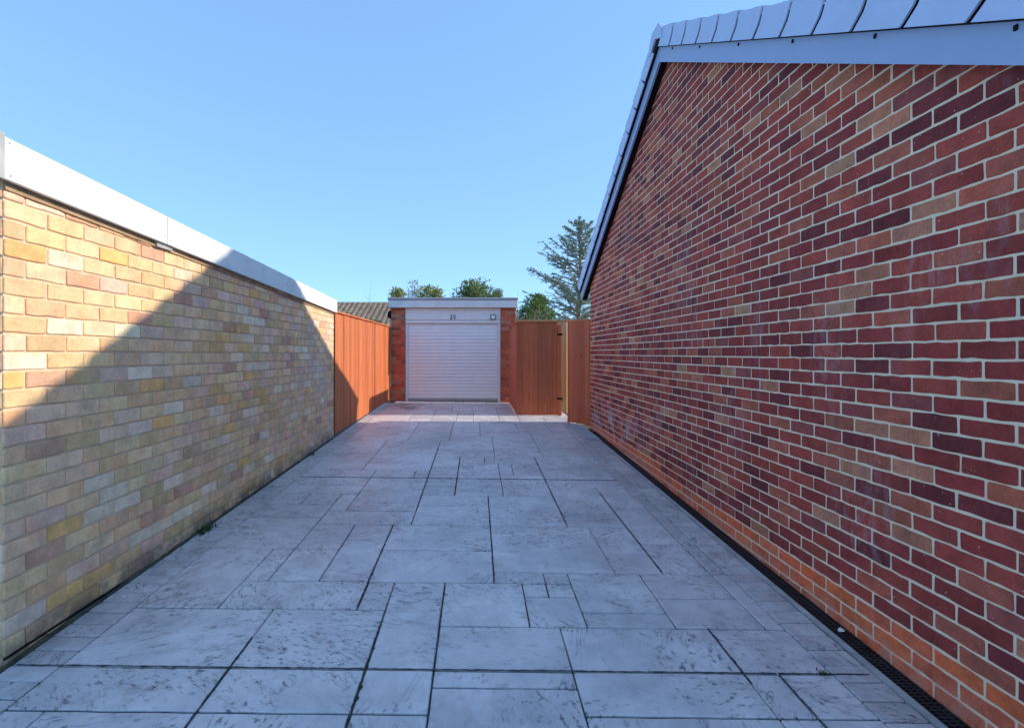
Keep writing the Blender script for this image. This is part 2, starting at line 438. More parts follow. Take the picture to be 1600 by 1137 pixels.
LX = dict(LB=-1.805, L0=-1.647, L1=-1.071, D1=-.482, D2=-.186, R1=.416, R2=1.155, R3=1.306, R4=1.545, R5=1.446, L2=-1.37, L3=-1.23, L4=-.931,
          D4=-.634, D5=-.640, R6=.103, R7=.266, R7b=.405, R8=.555, R8b=.407, R9=1.0, R10=.855, R11=1.149, R12=.697, R13=1.432, D6=-.503, D7=-.202,
          R14=.244, M1=.09, M2=.392, R16=.219, R17=.81, L5=-1.241, L6=-1.084, L6b=-.652, L7=-1.519, D8=-.39, M3=-.967, D9=.05, R18=.646, RE=1.70)
SL = """LB L1 2.006 2.273;LB L0 1.35 2.006;L0 L1 1.35 2.006;L1 D1 2.006 2.273;L1 D1 1.35 2.006;D1 D2 2.006 2.273;D1 D2 1.35 2.006;D2 R1 2.164 2.273;D2 R1 1.35 2.164
R1 R2 2.006 2.273;R1 R2 1.35 2.006;R2 R3 2.006 2.273;R2 R3 1.35 2.006;R3 R4 2.006 2.273;R3 R4 1.35 2.006
LB L1 2.273 2.768;L1 D1 2.273 2.768;D1 D2 2.273 3.086;D2 R1 2.273 2.621;R1 R2 2.273 2.621;R2 R4 2.273 2.621
LB L2 2.768 3.55;L2 L3 3.086 3.55;L2 D4 2.768 3.086;D4 D1 2.768 3.086;L3 L4 3.086 3.55;L3 L4 3.55 4.022;L4 D5 3.718 4.022;L4 D5 3.086 3.718
D5 R6 3.55 4.022;D5 R6 3.086 3.55;D2 R7 2.621 3.086;R7 R8 2.621 2.926;R7 R7b 2.926 3.086;R7b R8 2.926 3.086;R6 R8b 3.086 3.23;R8b R8 3.086 3.23
R8 R9 2.768 3.23;R8 R9 2.621 2.768;R9 R5 2.926 3.23;R9 R5 2.621 2.926;R6 R10 3.23 4.022;R10 R11 3.23 4.022;R11 R5 3.23 3.70;R11 R5 3.70 4.48
R11 R5 4.48 5.077;R12 R11 4.332 5.077;R12 R11 4.022 4.332;R12 R5 5.077 5.353;R6 R12 4.022 4.788;D6 R6 4.022 4.48;D6 R6 4.48 4.788;D6 D7 4.788 5.077;D6 D7 5.077 5.353
D7 R14 4.788 5.234;D7 R14 5.234 5.353;R14 R12 4.788 5.353;D6 D7 5.353 5.828;D6 D7 5.828 6.328;D7 M1 6.006 6.328;M1 R12 6.006 6.328;D7 R14 5.353 6.006;R14 R12 5.353 5.528
R14 M2 5.528 6.006;M2 R12 5.528 6.006;R12 R13 5.353 5.828;R12 R13 5.828 6.40;R13 R5 5.353 6.40;D6 R16 6.328 6.763;D6 R16 6.763 7.307;R16 R17 6.328 7.04;R16 R17 7.04 7.68
R17 R5 6.40 6.921;R17 R5 6.921 8.055;LB L5 6.45 7.307;LB L5 5.661 6.45;L5 D6 6.763 7.307;L5 D6 5.661 6.763;LB L6 5.353 5.661;L6 L6b 5.353 5.661;L6b D6 5.353 5.661
LB L6 5.077 5.353;LB L6 4.788 5.077;L6 D6 4.928 5.353;L6 D6 4.332 4.928;LB L7 4.48 4.788;L7 L3 4.48 4.788;L3 L6 4.332 4.788;L3 D6 4.022 4.332;LB L3 4.164 4.48;LB L3 3.55 4.164
LB M3 7.307 8.92;M3 D8 7.307 8.3;M3 D8 8.3 8.92;D8 D9 7.68 8.92;D8 R16 7.307 7.68;D9 R18 8.055 8.92;D9 R17 7.68 8.055;R18 R11 8.055 8.92;R11 R5 8.055 8.92"""
EXTRA = [(-1.805, -1.2, 8.92, 9.85), (-1.2, -.80, 8.92, 9.4), (-1.2, -.80, 9.4, 9.85), (-.80, -.36, 8.92, 10.3), (-.36, -.06, 8.92, 9.85), (-.06, .40, 8.92, 9.4), (-.06, .40, 9.4, 10.3),
         (.40, .75, 8.92, 9.85), (.75, 1.2, 8.92, 9.6), (1.2, 1.70, 8.92, 9.6), (.75, 1.70, 9.6, 10.2), (.75, 1.70, 10.2, 11.75), (-1.805, -1.3, 9.85, 10.9), (-1.3, -.80, 9.85, 10.5), (-1.3, -1.0, 10.5, 11.75), (-1.0, -.5, 10.5, 11.2),
         (-.80, -.5, 10.3, 10.5), (-.5, -.1, 10.3, 11.2), (-.36, -.06, 9.85, 10.3), (-.1, .4, 10.3, 10.9), (.4, .75, 9.85, 10.9), (-1.805, -1.3, 10.9, 11.75), (-1.0, -.3, 11.2, 11.75), (-.3, .2, 11.2, 11.75), (-.1, .75, 10.9, 11.2), (.2, .75, 11.2, 11.75),
         (-1.805, -1.0, .6, 1.35), (-1.0, -.2, .3, 1.35), (-.2, .5, .6, 1.35), (.5, 1.1, .3, 1.35), (1.1, 1.545, .6, 1.35),
         (-1.805, -1.0, -.3, .6), (-1.0, -.2, -.5, .3), (-.2, .5, -.2, .6), (.5, 1.1, -.4, .3), (1.1, 1.545, -.2, .6)]
srng = random.Random(5)
def slab(name, x0, x1, y0, y1, gap, mat, jit=.0018, seg=.13, bev=.004, bevd=.004):
    cx, cy = (x0 + x1) / 2, (y0 + y1) / 2; k = gap / 2; ky = k + (.0025 if gap > .0065 else 0)
    if cy > 5: seg = 9.0
    r = [(x0 + k - cx, y0 + ky - cy), (x1 - k - cx, y0 + ky - cy), (x1 - k - cx, y1 - ky - cy), (x0 + k - cx, y1 - ky - cy)]
    V, F = prism(rough_outline(r, srng, jit, seg, .004), .03, bev, bevd)
    lift = srng.uniform(-.0012, .0012)
    V = [(v[0], v[1], v[2] + gz(v[0], v[1]) + lift) for v in V]
    o = bpy.data.objects.new(name, mesh(name, V, F, mat))
    return link(o, drive, (cx, cy, gz(cx, cy)))
for it in SL.replace('\n', ';').split(';'):
    a, b, y0, y1 = it.split()
    slab('slab', LX[a], LX[b], float(y0), float(y1), .007, M_SLAB)
for e in EXTRA: slab('slab', *e, .007, M_SLAB)
# plain band on the right, then soldier blocks either side
y = 2.621
for y1 in (3.23, 3.7, 4.48, 5.353, 6.40, 7.3, 8.055, 8.92):
    slab('slab', 1.446, 1.545, y, y1, .007, M_BORDER); y = y1
y = .3
while y < 8.85:
    h = .113 + srng.uniform(-.004, .004)
    slab('border_block', 1.545, 1.728, y, y + h, .006, M_BORDER, .0012, .2, .006, .004); y += h
y = 1.0
while y < 11.3:
    h = .106 + srng.uniform(-.004, .006)
    slab('border_block', -2.02, -1.805, y, y + h, .006, M_BORDER, .0012, .2, .006, .004); y += h

# black filler and moss standing in the open joints
def filler(x0, y0, x1, y1, w, seed):
    rng = random.Random(seed); g = MB(); L = math.hypot(x1 - x0, y1 - y0); n = max(2, int(L / .022))
    dx, dy = (x1 - x0) / L, (y1 - y0) / L; prev = None
    for i in range(n + 1):
        t = L * i / n; a = w * (.35 + .9 * rng.random()) + (w * 1.3 if rng.random() < .05 else 0); b = w * (.35 + .9 * rng.random())
        if rng.random() < .06: a *= .3; b *= .3
        px, py = x0 + dx * t, y0 + dy * t; k = len(g.V)
        for s_, e in ((-1, a), (1, b)):
            qx, qy = px - dy * s_ * e / 2, py + dx * s_ * e / 2; g.V.append((qx, qy, gz(qx, qy) + .0016))
        g.V.append((px, py, gz(px, py) + .004 + .003 * rng.random()))
        if prev is not None: g.F += [(prev, prev + 2, k + 2, k), (prev + 2, prev + 1, k + 1, k + 2)]
        prev = k
    g.build('joint_filler', M_DIRT2, drive)
for i, f in enumerate([(-1.99, 2.273, 1.70, 2.273, .007), (-.482, 1.4, -.482, 2.62, .013), (-.637, 2.80, -.64, 4.02, .009), (-.503, 4.35, -.503, 6.9, .010), (1.155, 2.20, 1.155, 2.62, .009), (1.306, 1.4, 1.306, 2.273, .008),
                       (-1.071, 1.5, -1.071, 2.5, .008), (-1.8, 5.353, 1.43, 5.353, .007), (-.186, 2.2, -.186, 3.08, .008), (-.202, 4.8, -.202, 6.3, .010), (.103, 3.1, .103, 4.78, .007), (.697, 4.05, .697, 6.4, .007),
                       (1.149, 3.25, 1.149, 4.9, .007)]): filler(*f, 60 + i)

# concrete lip that holds the drain
g = MB()
for i in range(34):
    y0, y1 = .2 + i * .255, .2 + (i + 1) * .255
    if i == 0: w0 = .0
    w1 = srng.uniform(-.004, .004)
    a = ground_quad(1.730 + w0, 1.763, y0, y1, 0); b = ground_quad(1.730 + w1, 1.763, y0, y1, 0)
    lo = [(a[0][0], y0, a[0][2] - .02), (1.763, y0, a[1][2] - .02), (1.763, y1, a[2][2] - .02), (b[3][0], y1, b[3][2] - .02)]
    hi = [(a[0][0], y0, a[0][2] + .001), (1.763, y0, a[1][2] + .003), (1.763, y1, a[2][2] + .003), (b[3][0], y1, b[3][2] + .001)]
    g.hexa(lo + hi); w0 = w1
tag(g.build('concrete_lip', M_EDGE, drive))

# ------------------------------------------------------------------ bricklaying
def lay(parent, wall, O, U, W, u0, u1, rows, L, jt, clips, palette, matO, matA, n_ind, key, seed, jit=.0012, chamf=.003, bev=.003, bond=.5, name='brick'):
    """rows: list of (v0, v1). Bricks are laid on the plane through O with axes U (along), Z (up) and W (out)."""
    rng = random.Random(seed); U, W, O = Vector(U), Vector(W), Vector(O); Z = Vector((0, 0, 1))
    base = Matrix(((U.x, Z.x, W.x, O.x), (U.y, Z.y, W.y, O.y), (U.z, Z.z, W.z, O.z), (0, 0, 0, 1)))
    items = []
    for k, (v0, v1) in enumerate(rows):
        u = u0 - (L * bond if k % 2 else 0) + rng.uniform(-.004, .004)
        while u < u1:
            a = max(u0, u) + jt / 2; b = min(u1, u + L) - jt / 2
            if b - a > .02:
                p = [(a, v0 + jt / 2), (b, v0 + jt / 2), (b, v1 - jt / 2), (a, v1 - jt / 2)]; full = (b - a) > L - jt - 1e-4
                for c in clips:
                    q = clip(p, *c)
                    if len(q) != 4 or abs(area(q) - area(p)) > 1e-6: full = False
                    p = q
                    if len(p) < 3: break
                if len(p) >= 3 and area(p) > 4e-4:
                    cu = sum(x[0] for x in p) / len(p); cv = sum(x[1] for x in p) / len(p)
                    items.append((cu, cv, p, full, k, palette(rng, k, cu, cv)))
            u += L + rng.uniform(-.0015, .0015)
    items.sort(key=lambda t: key(*(O + U * t[0] + Z * t[1])))
    hfull = rows[1][1] - rows[1][0] - jt
    def mk(p, cu, cv, fine):
        q = [(a[0] - cu, a[1] - cv) for a in p]
        return prism(rough_outline(q, rng, jit if fine else jit * .6, .055 if fine else 9, chamf if fine else .0015), .035, bev, bev)
    var = []
    for i in range(10):
        w = L - jt; q = [(-w / 2, -hfull / 2), (w / 2, -hfull / 2), (w / 2, hfull / 2), (-w / 2, hfull / 2)]
        V, F = mk(q, 0, 0, True); var.append(mesh(name, V, F, matO))
    SV, SF, SC = [], [], []
    wp = WPOS[wall.name]
    for i, (cu, cv, p, full, k, col) in enumerate(items):
        dw = rng.uniform(-.0012, .0012); tl = Matrix.Rotation(rng.uniform(-.004, .004), 4, 'Z')
        mw = base @ Matrix.Translation((cu, cv, dw)) @ tl
        if i < n_ind:
            if full: me = rng.choice(var)
            else:
                V, F = mk(p, cu, cv, True); me = mesh(name, V, F, matO)
            o = bpy.data.objects.new(name, me); COL.objects.link(o); o.parent = wall
            o.matrix_basis = Matrix.Translation(-wp) @ mw
            o.color = (*col, 1)
        else:
            V, F = mk(p, cu, cv, False); n = len(SV)
            SV += [tuple((mw @ Vector(v)) - wp) for v in V]; SF += [tuple(x + n for x in f) for f in F]; SC += [col] * len(V)
    if SV:
        o = bpy.data.objects.new('brickwork', mesh('brickwork', SV, SF, matA, cols=SC)); COL.objects.link(o); o.parent = wall
        o['kind'] = 'stuff'

def pick(rng, tab):
    t = rng.random() * sum(w for w, c in tab)
    for w, c in tab:
        t -= w
        if t <= 0: break
    f = rng.uniform(.90, 1.10)
    return tuple(min(.95, x * f * rng.uniform(.95, 1.05)) for x in c)

# ------------------------------------------------------------------ red brick bungalow, gable end on the right
XW = 1.86; YA, ZA = 5.107, 2.833 + EYE; SN, SF_ = .558, .505; YN, YF = .62, 8.95; YEND = 8.60; YST = .8
XB = 1.775
def zb(y): return ZA - (SN * (YA - y) if y < YA else SF_ * (y - YA))
house = empty('brick_bungalow', (XW + 3, 5, gz(2, 5)), 'dark red brick bungalow gable end with grey verge caps beside the drain', 'house')
g = MB()
prof = [(YST, -.15), (YEND, -.15), (YEND, zb(YEND) + .02), (YA, ZA + .02), (YST, zb(YST) + .02)]
n = len(prof)
for x in (XW + .0025, XW + 7.0):
    g.V += [(x, p[0], p[1]) for p in prof]
g.F = [tuple(reversed(range(n))), tuple(range(n, 2 * n))] + [(i, (i + 1) % n, n + (i + 1) % n, n + i) for i in range(n)]
wall = g.build('wall', M_RED_MORTAR, house, pos=(XW, 5, 0))
pR = .073; ztop = EYE - 1.192
rows = [(ztop + (k - 6) * pR, ztop + (k - 5) * pR) for k in range(0, 70)]
rows = [r for r in rows if r[0] < ZA]
RED = [(16, (.215, .036, .036)), (34, (.33, .050, .042)), (32, (.44, .075, .052)), (19, (.50, .125, .074)), (5, (.36, .085, .070)), (5, (.56, .215, .120)), (.4, (.58, .27, .15))]
ORG = [(5, (.84, .165, .062)), (3, (.78, .165, .075)), (1, (.84, .21, .09))]
def red_pal(rng, k, u, v):
    yy = -u
    low = rows[k][0] < ztop - .01 or (rows[k][0] < ztop + .01 and yy > 5.3)
    return pick(rng, ORG if low else RED)
clips = [(-SN, 1, ZA - SN * YA), (0, 0, 1)]
# wall runs along -y (u = -y): near slope v <= ZA - SN*(YA+u) ; far slope v <= ZA - SF*(-u-YA)
clips = [(SN, 1, ZA - SN * YA + .012), (-SF_, 1, ZA + SF_ * YA + .012), (0.03, -1, .02)]
lay(house, wall, (XW, 0, 0), (0, -1, 0), (-1, 0, 0), -YEND, -YST, rows, .219, .0088, clips, red_pal, M_RED_O, M_RED_A, 300,
    lambda x, y, z: y if (y > 1.72 and z < EYE + y * .6) else 99 + y, 21, jit=.0030, chamf=.005)

def slope_pts(yfrom, yto, x0, x1, dz0, dz1):
    """beam following the verge: vertical faces, sloping top and bottom"""
    return [(x0, yfrom, zb(yfrom) + dz0), (x1, yfrom, zb(yfrom) + dz0), (x1, yto, zb(yto) + dz0), (x0, yto, zb(yto) + dz0),
            (x0, yfrom, zb(yfrom) + dz1), (x1, yfrom, zb(yfrom) + dz1), (x1, yto, zb(yto) + dz1), (x0, yto, zb(yto) + dz1)]
for ya, yb in ((YN, YA), (YA, YF)):
    g = MB(); g.hexa(slope_pts(ya, yb, XB, XB + .02, 0, .145)); bo = g.build('bargeboard', M_BARGE, house)
    g = MB(); g.hexa(slope_pts(ya, yb, XB + .0205, XW + .02, .012, .030)); g.build('soffit', M_BLACK, house)
    g = MB(); g.hexa(slope_pts(ya, yb, XB - .0235, XB + .03, .147, .30)); g.build('undercloak', M_BLACK, house)
    # screw heads / clip feet along the barge board
    if ya == YN:
        for yy in (1.72, 2.33, 2.94, 3.55, 4.17, 4.75):
            g = MB(); g.box(XB - .006, XB + .002, yy, yy + .012, zb(yy) + .118, zb(yy) + .136); g.build('screw_cap', M_BLACK, bo)
# roof coverings: stepped tile courses over the full width
for sgn, s, yend in ((-1, SN, YN), (1, SF_, YF)):
    rf = None; slope = math.hypot(1, s); nrow = int(abs(yend - YA) / .29) + 1
    sup = None
    for r in range(nrow):
        ya = YA + sgn * r * .29; yb = YA + sgn * min((r + 1) * .29 + .03, abs(yend - YA) + .02)
        if abs(yb - ya) < .02: continue
        za, zb_ = zb(ya), zb(yb)
        g = MB()
        P = [(XB + .031, ya, za + .225), (XW + 7.1, ya, za + .225), (XW + 7.1, yb, zb_ + .240), (XB + .031, yb, zb_ + .240),
             (XB + .031, ya, za + .262), (XW + 7.1, ya, za + .262), (XW + 7.1, yb, zb_ + .300), (XB + .031, yb, zb_ + .300)]
        if sgn < 0: P = [P[3], P[2], P[1], P[0], P[7], P[6], P[5], P[4]]
        g.hexa(P); g.build('tile_course', M_ROOFTILE, house)
# interlocking verge caps
def verge_caps(sgn, s, yend, step=.29):
    L = math.hypot(1, s) * step; nc = int(abs(yend - YA) / step)
    d = Vector((0, sgn, -s)).normalized(); nrm = Vector((0, sgn * s, 1)).normalized()
    hgt = .165
    # outline in (a along the fall, b square to the slope); the lower end kicks back towards the ridge
    l = L - .021
    ol = [(.002, .0), (l - .045, .0), (l - .035, .012), (l - .004, .075), (l, .10), (l, hgt + .008), (l - .075, hgt + .010), (l - .078, hgt), (.0, hgt - .004), (.0, .10), (-.004 + .002, .075), (-.033, .012), (-.040, .0)]
    for i in range(nc + 1):
        yy = YA + sgn * (i * step + .10)
        if abs(yy - YA) + step * .6 > abs(yend - YA) + .12: continue
        o0 = Vector((XB - .034, yy, zb(yy) + .150))
        g = MB(); n = len(ol)
        fr = [o0 + d * a + nrm * b + Vector((-.004 * a / L, 0, 0)) for a, b in ol]
        bk = [p + Vector((.009, 0, 0)) for p in fr]
        g.V = [tuple(p) for p in fr + bk]
        f = [tuple(range(n)), tuple(reversed(range(n, 2 * n)))] + [(i2, n + i2, n + (i2 + 1) % n, (i2 + 1) % n) for i2 in range(n)]
        if sgn < 0: f = [tuple(reversed(q)) for q in f]
        g.F = f
        # top flange that laps over the tiles
        t0 = [o0 + d * a + nrm * b for a, b in ((.0, hgt - .006), (l, hgt + .006))]
        g.bar(t0[0] + Vector((.075, 0, 0)), t0[1] + Vector((.075, 0, 0)), .15, .010, nrm)
        g.build('verge_cap', M_CAP, house)
verge_caps(-1, SN, YN); verge_caps(1, SF_, YF)
# ridge: angular end cap and ridge tiles
g = MB()
hexp = [(-.17, -.115), (0, -.03), (.17, -.115), (.175, -.02), (.09, .075), (-.09, .075), (-.175, -.02)]
fr = [(XB - .045, YA + a, ZA + .25 + b) for a, b in hexp]; bk = [(XB + .02, p[1], p[2]) for p in fr]
n = len(fr); g.V = fr + bk
g.F = [tuple(reversed(range(n))), tuple(range(n, 2 * n))] + [(i, (i + 1) % n, n + (i + 1) % n, n + i) for i in range(n)]
g.build('ridge_end_cap', M_CAP, house, bevel=.006)
for i in range(15):
    g = MB(); x0 = XB + .022 + i * .47
    pr = [(-.16, .03), (-.08, .165 - .008 * (i % 2)), (.08, .165 - .008 * (i % 2)), (.16, .03)]
    V = [(x0, YA + a, ZA + .135 + b) for a, b in pr] + [(x0 + .465, YA + a, ZA + .135 + b) for a, b in pr]
    g.add(V, [(0, 1, 5, 4), (1, 2, 6, 5), (2, 3, 7, 6), (0, 3, 2, 1), (4, 5, 6, 7), (0, 4, 7, 3)]); g.build('ridge_tile', M_ROOFTILE, house)

# ------------------------------------------------------------------ drainage channel
drain = empty('drainage_channel', (1.81, 4.5, gz(1.81, 4.5)), 'black slotted drainage channel running along the foot of the red brick wall', 'drain')
X0, X1 = 1.764, 1.857
g = MB(); g.hexa(ground_quad(X0, X1, .2, 8.6, -.055) + ground_quad(X0, X1, .2, 8.6, -.030)); g.build('channel', M_BLACK, drain)
g = MB(); seg = .5
for i in range(25):
    yy = i * .02
    g.box(X0 + .004, X1 - .004, yy, yy + .0085, -.012, -.0005)
for xx in (X0 + .001, X0 + .030, X0 + .0605, X1 - .007):
    g.box(xx, xx + .006, .001, seg - .003, -.013, .0006)
gm = mesh('grate', [(v[0] - X0, v[1], v[2]) for v in g.V], g.F, M_GRATE)
for i in range(17):
    y0 = .2 + i * seg
    if y0 + seg > 8.61: break
    o = bpy.data.objects.new('grate', gm); link(o, drain, (X0, y0, gz(1.81, y0) - .0015)); o.rotation_euler = (math.atan(.03), 0, 0)

# ------------------------------------------------------------------ buff brick garage on the left
XL = -2.03; YL0, YL1 = 2.25, 7.45
garL = empty('garage', (-3.5, 4.8, gz(-2, 4.8)), 'buff yellow brick flat roofed garage with deep white fascia along the left', 'garage')
def fas_b(y): return EYE + .737 + (.577 - .737) * (y - 2.21) / (7.485 - 2.21)
g = MB()
P = [(XL - 3.0, YL0 + .007), (XL - .008, YL0 + .007), (XL - .008, YL1 - .004), (XL - 3.0, YL1 - .004)]
g.hexa([(p[0], p[1], -.2) for p in P] + [(p[0], p[1], fas_b(p[1]) + .06) for p in P])
wallL = g.build('wall', M_BUFF_MORTAR, garL, pos=(XL, 4.8, 0))
pL = .0824
rowsL = [(-.12 + k * pL, -.12 + (k + 1) * pL) for k in range(0, 32)]
rowsL = [r for r in rowsL if r[0] < fas_b(2.2)]
BUFF = [(36, (.88, .555, .30)), (28, (.90, .59, .345)), (14, (.89, .565, .39)), (11, (.78, .50, .275)), (6, (.88, .50, .20)), (11, (.94, .70, .50)), (5, (.72, .40, .26)), (.4, (.66, .26, .18))]
def buff_pal(rng, k, u, v): return pick(rng, BUFF)
lay(garL, wallL, (XL, 0, 0), (0, 1, 0), (1, 0, 0), YL0, YL1, rowsL, .2315, .0095, [(.160 / 5.275, 1, fas_b(0) - .035), (0.03, -1, .01)], buff_pal, M_BUFF_O, M_BUFF_A, 300,
    lambda x, y, z: y, 33, jit=.0030, chamf=.005, bev=.0035)
lay(garL, wallL, (XL, YL0, 0), (1, 0, 0), (0, -1, 0), -3.0, -.006, rowsL, .2315, .0095, [(0, 1, fas_b(2.21) - .035), (0, -1, .05)], buff_pal, M_BUFF_O, M_BUFF_A, 0,
    lambda x, y, z: y, 34)
XFc = -1.99
def fascia_piece(name, y0, y1, mat=M_WHITE):
    g = MB(); P = [(XFc - .022, y0), (XFc, y0), (XFc, y1), (XFc - .022, y1)]
    g.hexa([(p[0], p[1], fas_b(p[1])) for p in P] + [(p[0], p[1], fas_b(p[1]) + .178) for p in P]); return g.build(name, mat, garL, bevel=.002)
fascia_piece('fascia_board', 2.21, 3.377); fascia_piece('fascia_board', 3.382, 5.44); fascia_piece('fascia_board', 5.443, 7.485)
g = MB(); g.box(XL - 3.0, XFc - .0225, 2.19, 2.2095, fas_b(2.2), fas_b(2.2) + .178); g.build('front_fascia', M_WHITE, garL)
g = MB(); g.box(XFc - .03, XFc + .004, 2.178, 2.2085, fas_b(2.2) - .004, fas_b(2.2) + .19); g.build('corner_trim', M_EDGE, garL)
g = MB(); P = [(XL - 3.0, 2.215), (XFc - .023, 2.215), (XFc - .023, 7.48), (XL - 3.0, 7.48)]
g.hexa([(p[0], p[1], fas_b(p[1]) + .120) for p in P] + [(p[0], p[1], fas_b(p[1]) + .170) for p in P]); g.build('roof_felt', M_FELT, garL)
M_SOFT = simple('weathered_timber', (.40, .27, .16), .9, .3, 10, .5)
g = MB(); P = [(XL - .0035, 2.2545), (XL + .006, 2.2545), (XL + .006, YL1 - .005), (XL - .0035, YL1 - .005)]
g.hexa([(p[0], p[1], fas_b(p[1]) - .031) for p in P] + [(p[0], p[1], fas_b(p[1]) + .029) for p in P]); g.build('wall_plate', M_SOFT, garL)
g = MB(); P = [(XL + .001, 2.26), (XFc - .0225, 2.26), (XFc - .0225, 7.46), (XL + .001, 7.46)]
g.hexa([(p[0], p[1], fas_b(p[1]) + .03) for p in P] + [(p[0], p[1], fas_b(p[1]) + .05) for p in P]); g.build('soffit_batten', M_SOFT, garL)
for yy in (3.30, 5.3):
    g = MB(); g.box(XL + .0065, XFc - .02, yy, yy + .17, fas_b(yy) - .030, fas_b(yy) + .028); g.build('bracket', M_EDGE if yy < 4 else M_SOFT, garL)
for yy, dz in ((2.235, .158), (2.24, .02), (3.35, .045), (3.41, .03), (3.62, .02), (5.5, .03)):
    g = MB(); g.tube([(XFc - .001, yy, fas_b(yy) + dz), (XFc + .002, yy, fas_b(yy) + dz)], .0045, 8); g.build('nail_head', M_STEEL, garL)
g = MB(); g.tube([(XFc - .10, 7.486, fas_b(7.48) + .11), (XFc - .10, 7.62, fas_b(7.48) + .10), (XFc - .10, 7.64, fas_b(7.48) + .05)], .03, 10)
g.build('gutter_outlet', M_WHITE, garL)
g = MB(); g.box(XL - .003, XL + .004, 2.252, 3.6, .1225, .1295); g.build('damp_proof_course', M_BLACK, garL)
# dirt and moss that has gathered in the angle of wall and paving
g = MB(); drng = random.Random(3); prev = None
for i in range(105):
    yy = 2.2 + i * .05
    w = .008 + .018 * drng.random() + (.02 if drng.random() < .12 else 0); h = .002 + .010 * drng.random()
    cur = [(XL - .0005, yy, gz(XL, yy) - .03), (XL + w, yy, gz(XL, yy) - .03), (XL + w * .6, yy, gz(XL, yy) + h * .6), (XL - .0005, yy, gz(XL, yy) + h + .008)]
    n0 = len(g.V); g.V += cur
    if prev is not None: g.F += [(prev + 2, n0 + 2, n0 + 3, prev + 3), (prev + 1, n0 + 1, n0 + 2, prev + 2)]
    prev = n0
tag(g.build('moss', M_DIRT), 'dark moss and dirt gathered along the foot of the yellow wall', 'moss', kind='stuff')

# ------------------------------------------------------------------ timber fence on the left
fx = lambda y: -2.03 + .09 * (y - 7.5) / 4.2
fence = empty('timber_fence', (-2.0, 9.6, gz(-2, 9.6)), 'sunlit orange stained board fence between yellow wall and the far garage', 'fence')
frng = random.Random(8); y = 7.53; ZT = EYE + .585
while y < 11.6:
    w = .146
    y1 = min(y + w, 11.62); d = frng.uniform(-.006, .006)
    xa, xb = fx(y) + d, fx(y1) + d + frng.uniform(.003, .007)
    g = MB(); bz = .035
    g.hexa([(xa - .016, y + .003, gz(-2, y) + bz), (xa, y + .003, gz(-2, y) + bz), (xb, y1 - .003, gz(-2, y1) + bz), (xb - .016, y1 - .003, gz(-2, y1) + bz),
            (xa - .016, y + .003, ZT), (xa, y + .003, ZT), (xb, y1 - .003, ZT), (xb - .016, y1 - .003, ZT)])
    g.build('board', M_WOOD, fence); y = y1
g = MB(); g.bar((fx(7.52) + .002, 7.52, ZT + .0125), (fx(11.64) + .002, 11.64, ZT + .0125), .05, .024); g.build('cap_rail', M_WOOD, fence)
one('post', M_WOOD, fence, (fx(11.66) - .07, fx(11.66) + .012, 11.625, 11.70, gz(-2, 11.6) - .05, ZT - .01), bevel=.004)
one('post', M_BLACK, fence, (-2.13, -2.045, 7.47, 7.525, gz(-2, 7.5) - .05, ZT - .35))  # black strip painting the shade in the gap between wall and fence
for zz in (.35, 1.0, 1.6):
    g = MB(); g.bar((fx(7.55) - .04, 7.55, gz(-2, 9) + zz), (fx(11.6) - .04, 11.6, gz(-2, 9) + zz), .04, .08); g.build('back_rail', M_WOODDARK, fence)

# ------------------------------------------------------------------ gate screen by the garage and the open side gate
scr = empty('timber_gate_screen', (.9, 10.5, gz(.9, 10.5)), 'reddish brown boarded gate with return panel standing against the far garage', 'gate')
YG = 9.8; ZS = EYE + .57
edges = [.752, .857, .988, 1.139, 1.275, 1.422, 1.512]
for a, b in zip(edges[:-1], edges[1:]):
    d = frng.uniform(-.003, .003)
    one('board', M_WOODDARK, scr, (a + .001, b - .001, YG + d * 1.6, YG + .018 + d, gz(1.1, YG) + .012, ZS), bevel=.004)
one('gate_stile', M_WOOD, scr, (1.516, 1.585, YG - .005, YG + .06, gz(1.5, YG) + .005, ZS - .03), bevel=.004)
y = YG + .022
while y < 11.6:
    y1 = min(y + .15, 11.68); xx = .748 - .036 * (y - YG) / 1.9 + frng.uniform(-.002, .002)
    one('board', M_WOODDARK, scr, (xx, xx + .018, y + .002, y1 - .002, gz(.75, y) + .012, ZS), bevel=.002); y = y1
one('cap_rail', M_WOODDARK, scr, (.738, 1.52, YG - .012, YG + .04, ZS + .001, ZS + .022))
g = MB(); g.bar((.75, YG + .042, ZS + .0115), (.715, 11.68, ZS + .0115), .05, .021); g.build('cap_rail', M_WOODDARK, scr)
for zz in (.3, 1.5):
    one('hinge', M_BLACK, scr, (1.50, 1.60, YG - .012, YG - .0055, gz(1.5, YG) + zz, gz(1.5, YG) + zz + .035))
    one('back_rail', M_WOODPALE, scr, (.78, 1.51, YG + .022, YG + .06, gz(1, YG) + zz, gz(1, YG) + zz + .09))

leaf = empty('side_gate', (1.7, 8.85, gz(1.7, 8.85)), 'narrow brown side gate leaf standing open at the corner of the red brick house', 'gate')
A, B = Vector((1.565, 9.06)), Vector((1.868, 8.66)); dv = (B - A).normalized(); nv = Vector((dv.y, -dv.x))   # nv faces the camera side
if nv.y > 0: nv = -nv
def plank(t0, t1, off, th, z0, z1, name, mat, bevel=.002):
    a, b = A + dv * t0 + nv * off, A + dv * t1 + nv * off; c, d2 = b - nv * th, a - nv * th
    g = MB(); q = [a, b, c, d2]
    g.hexa([(p.x, p.y, z0) for p in q] + [(p.x, p.y, z1) for p in q]); return g.build(name, mat, leaf, bevel=bevel)
Lg = (B - A).length; zg = gz(1.7, 8.9)
plank(0, .035, .004, .07, zg + .01, ZS - .005, 'gate_stile', M_WOODDARK)
plank(.037, .215, 0, .02, zg + .015, ZS - .012, 'board', M_WOODDARK)
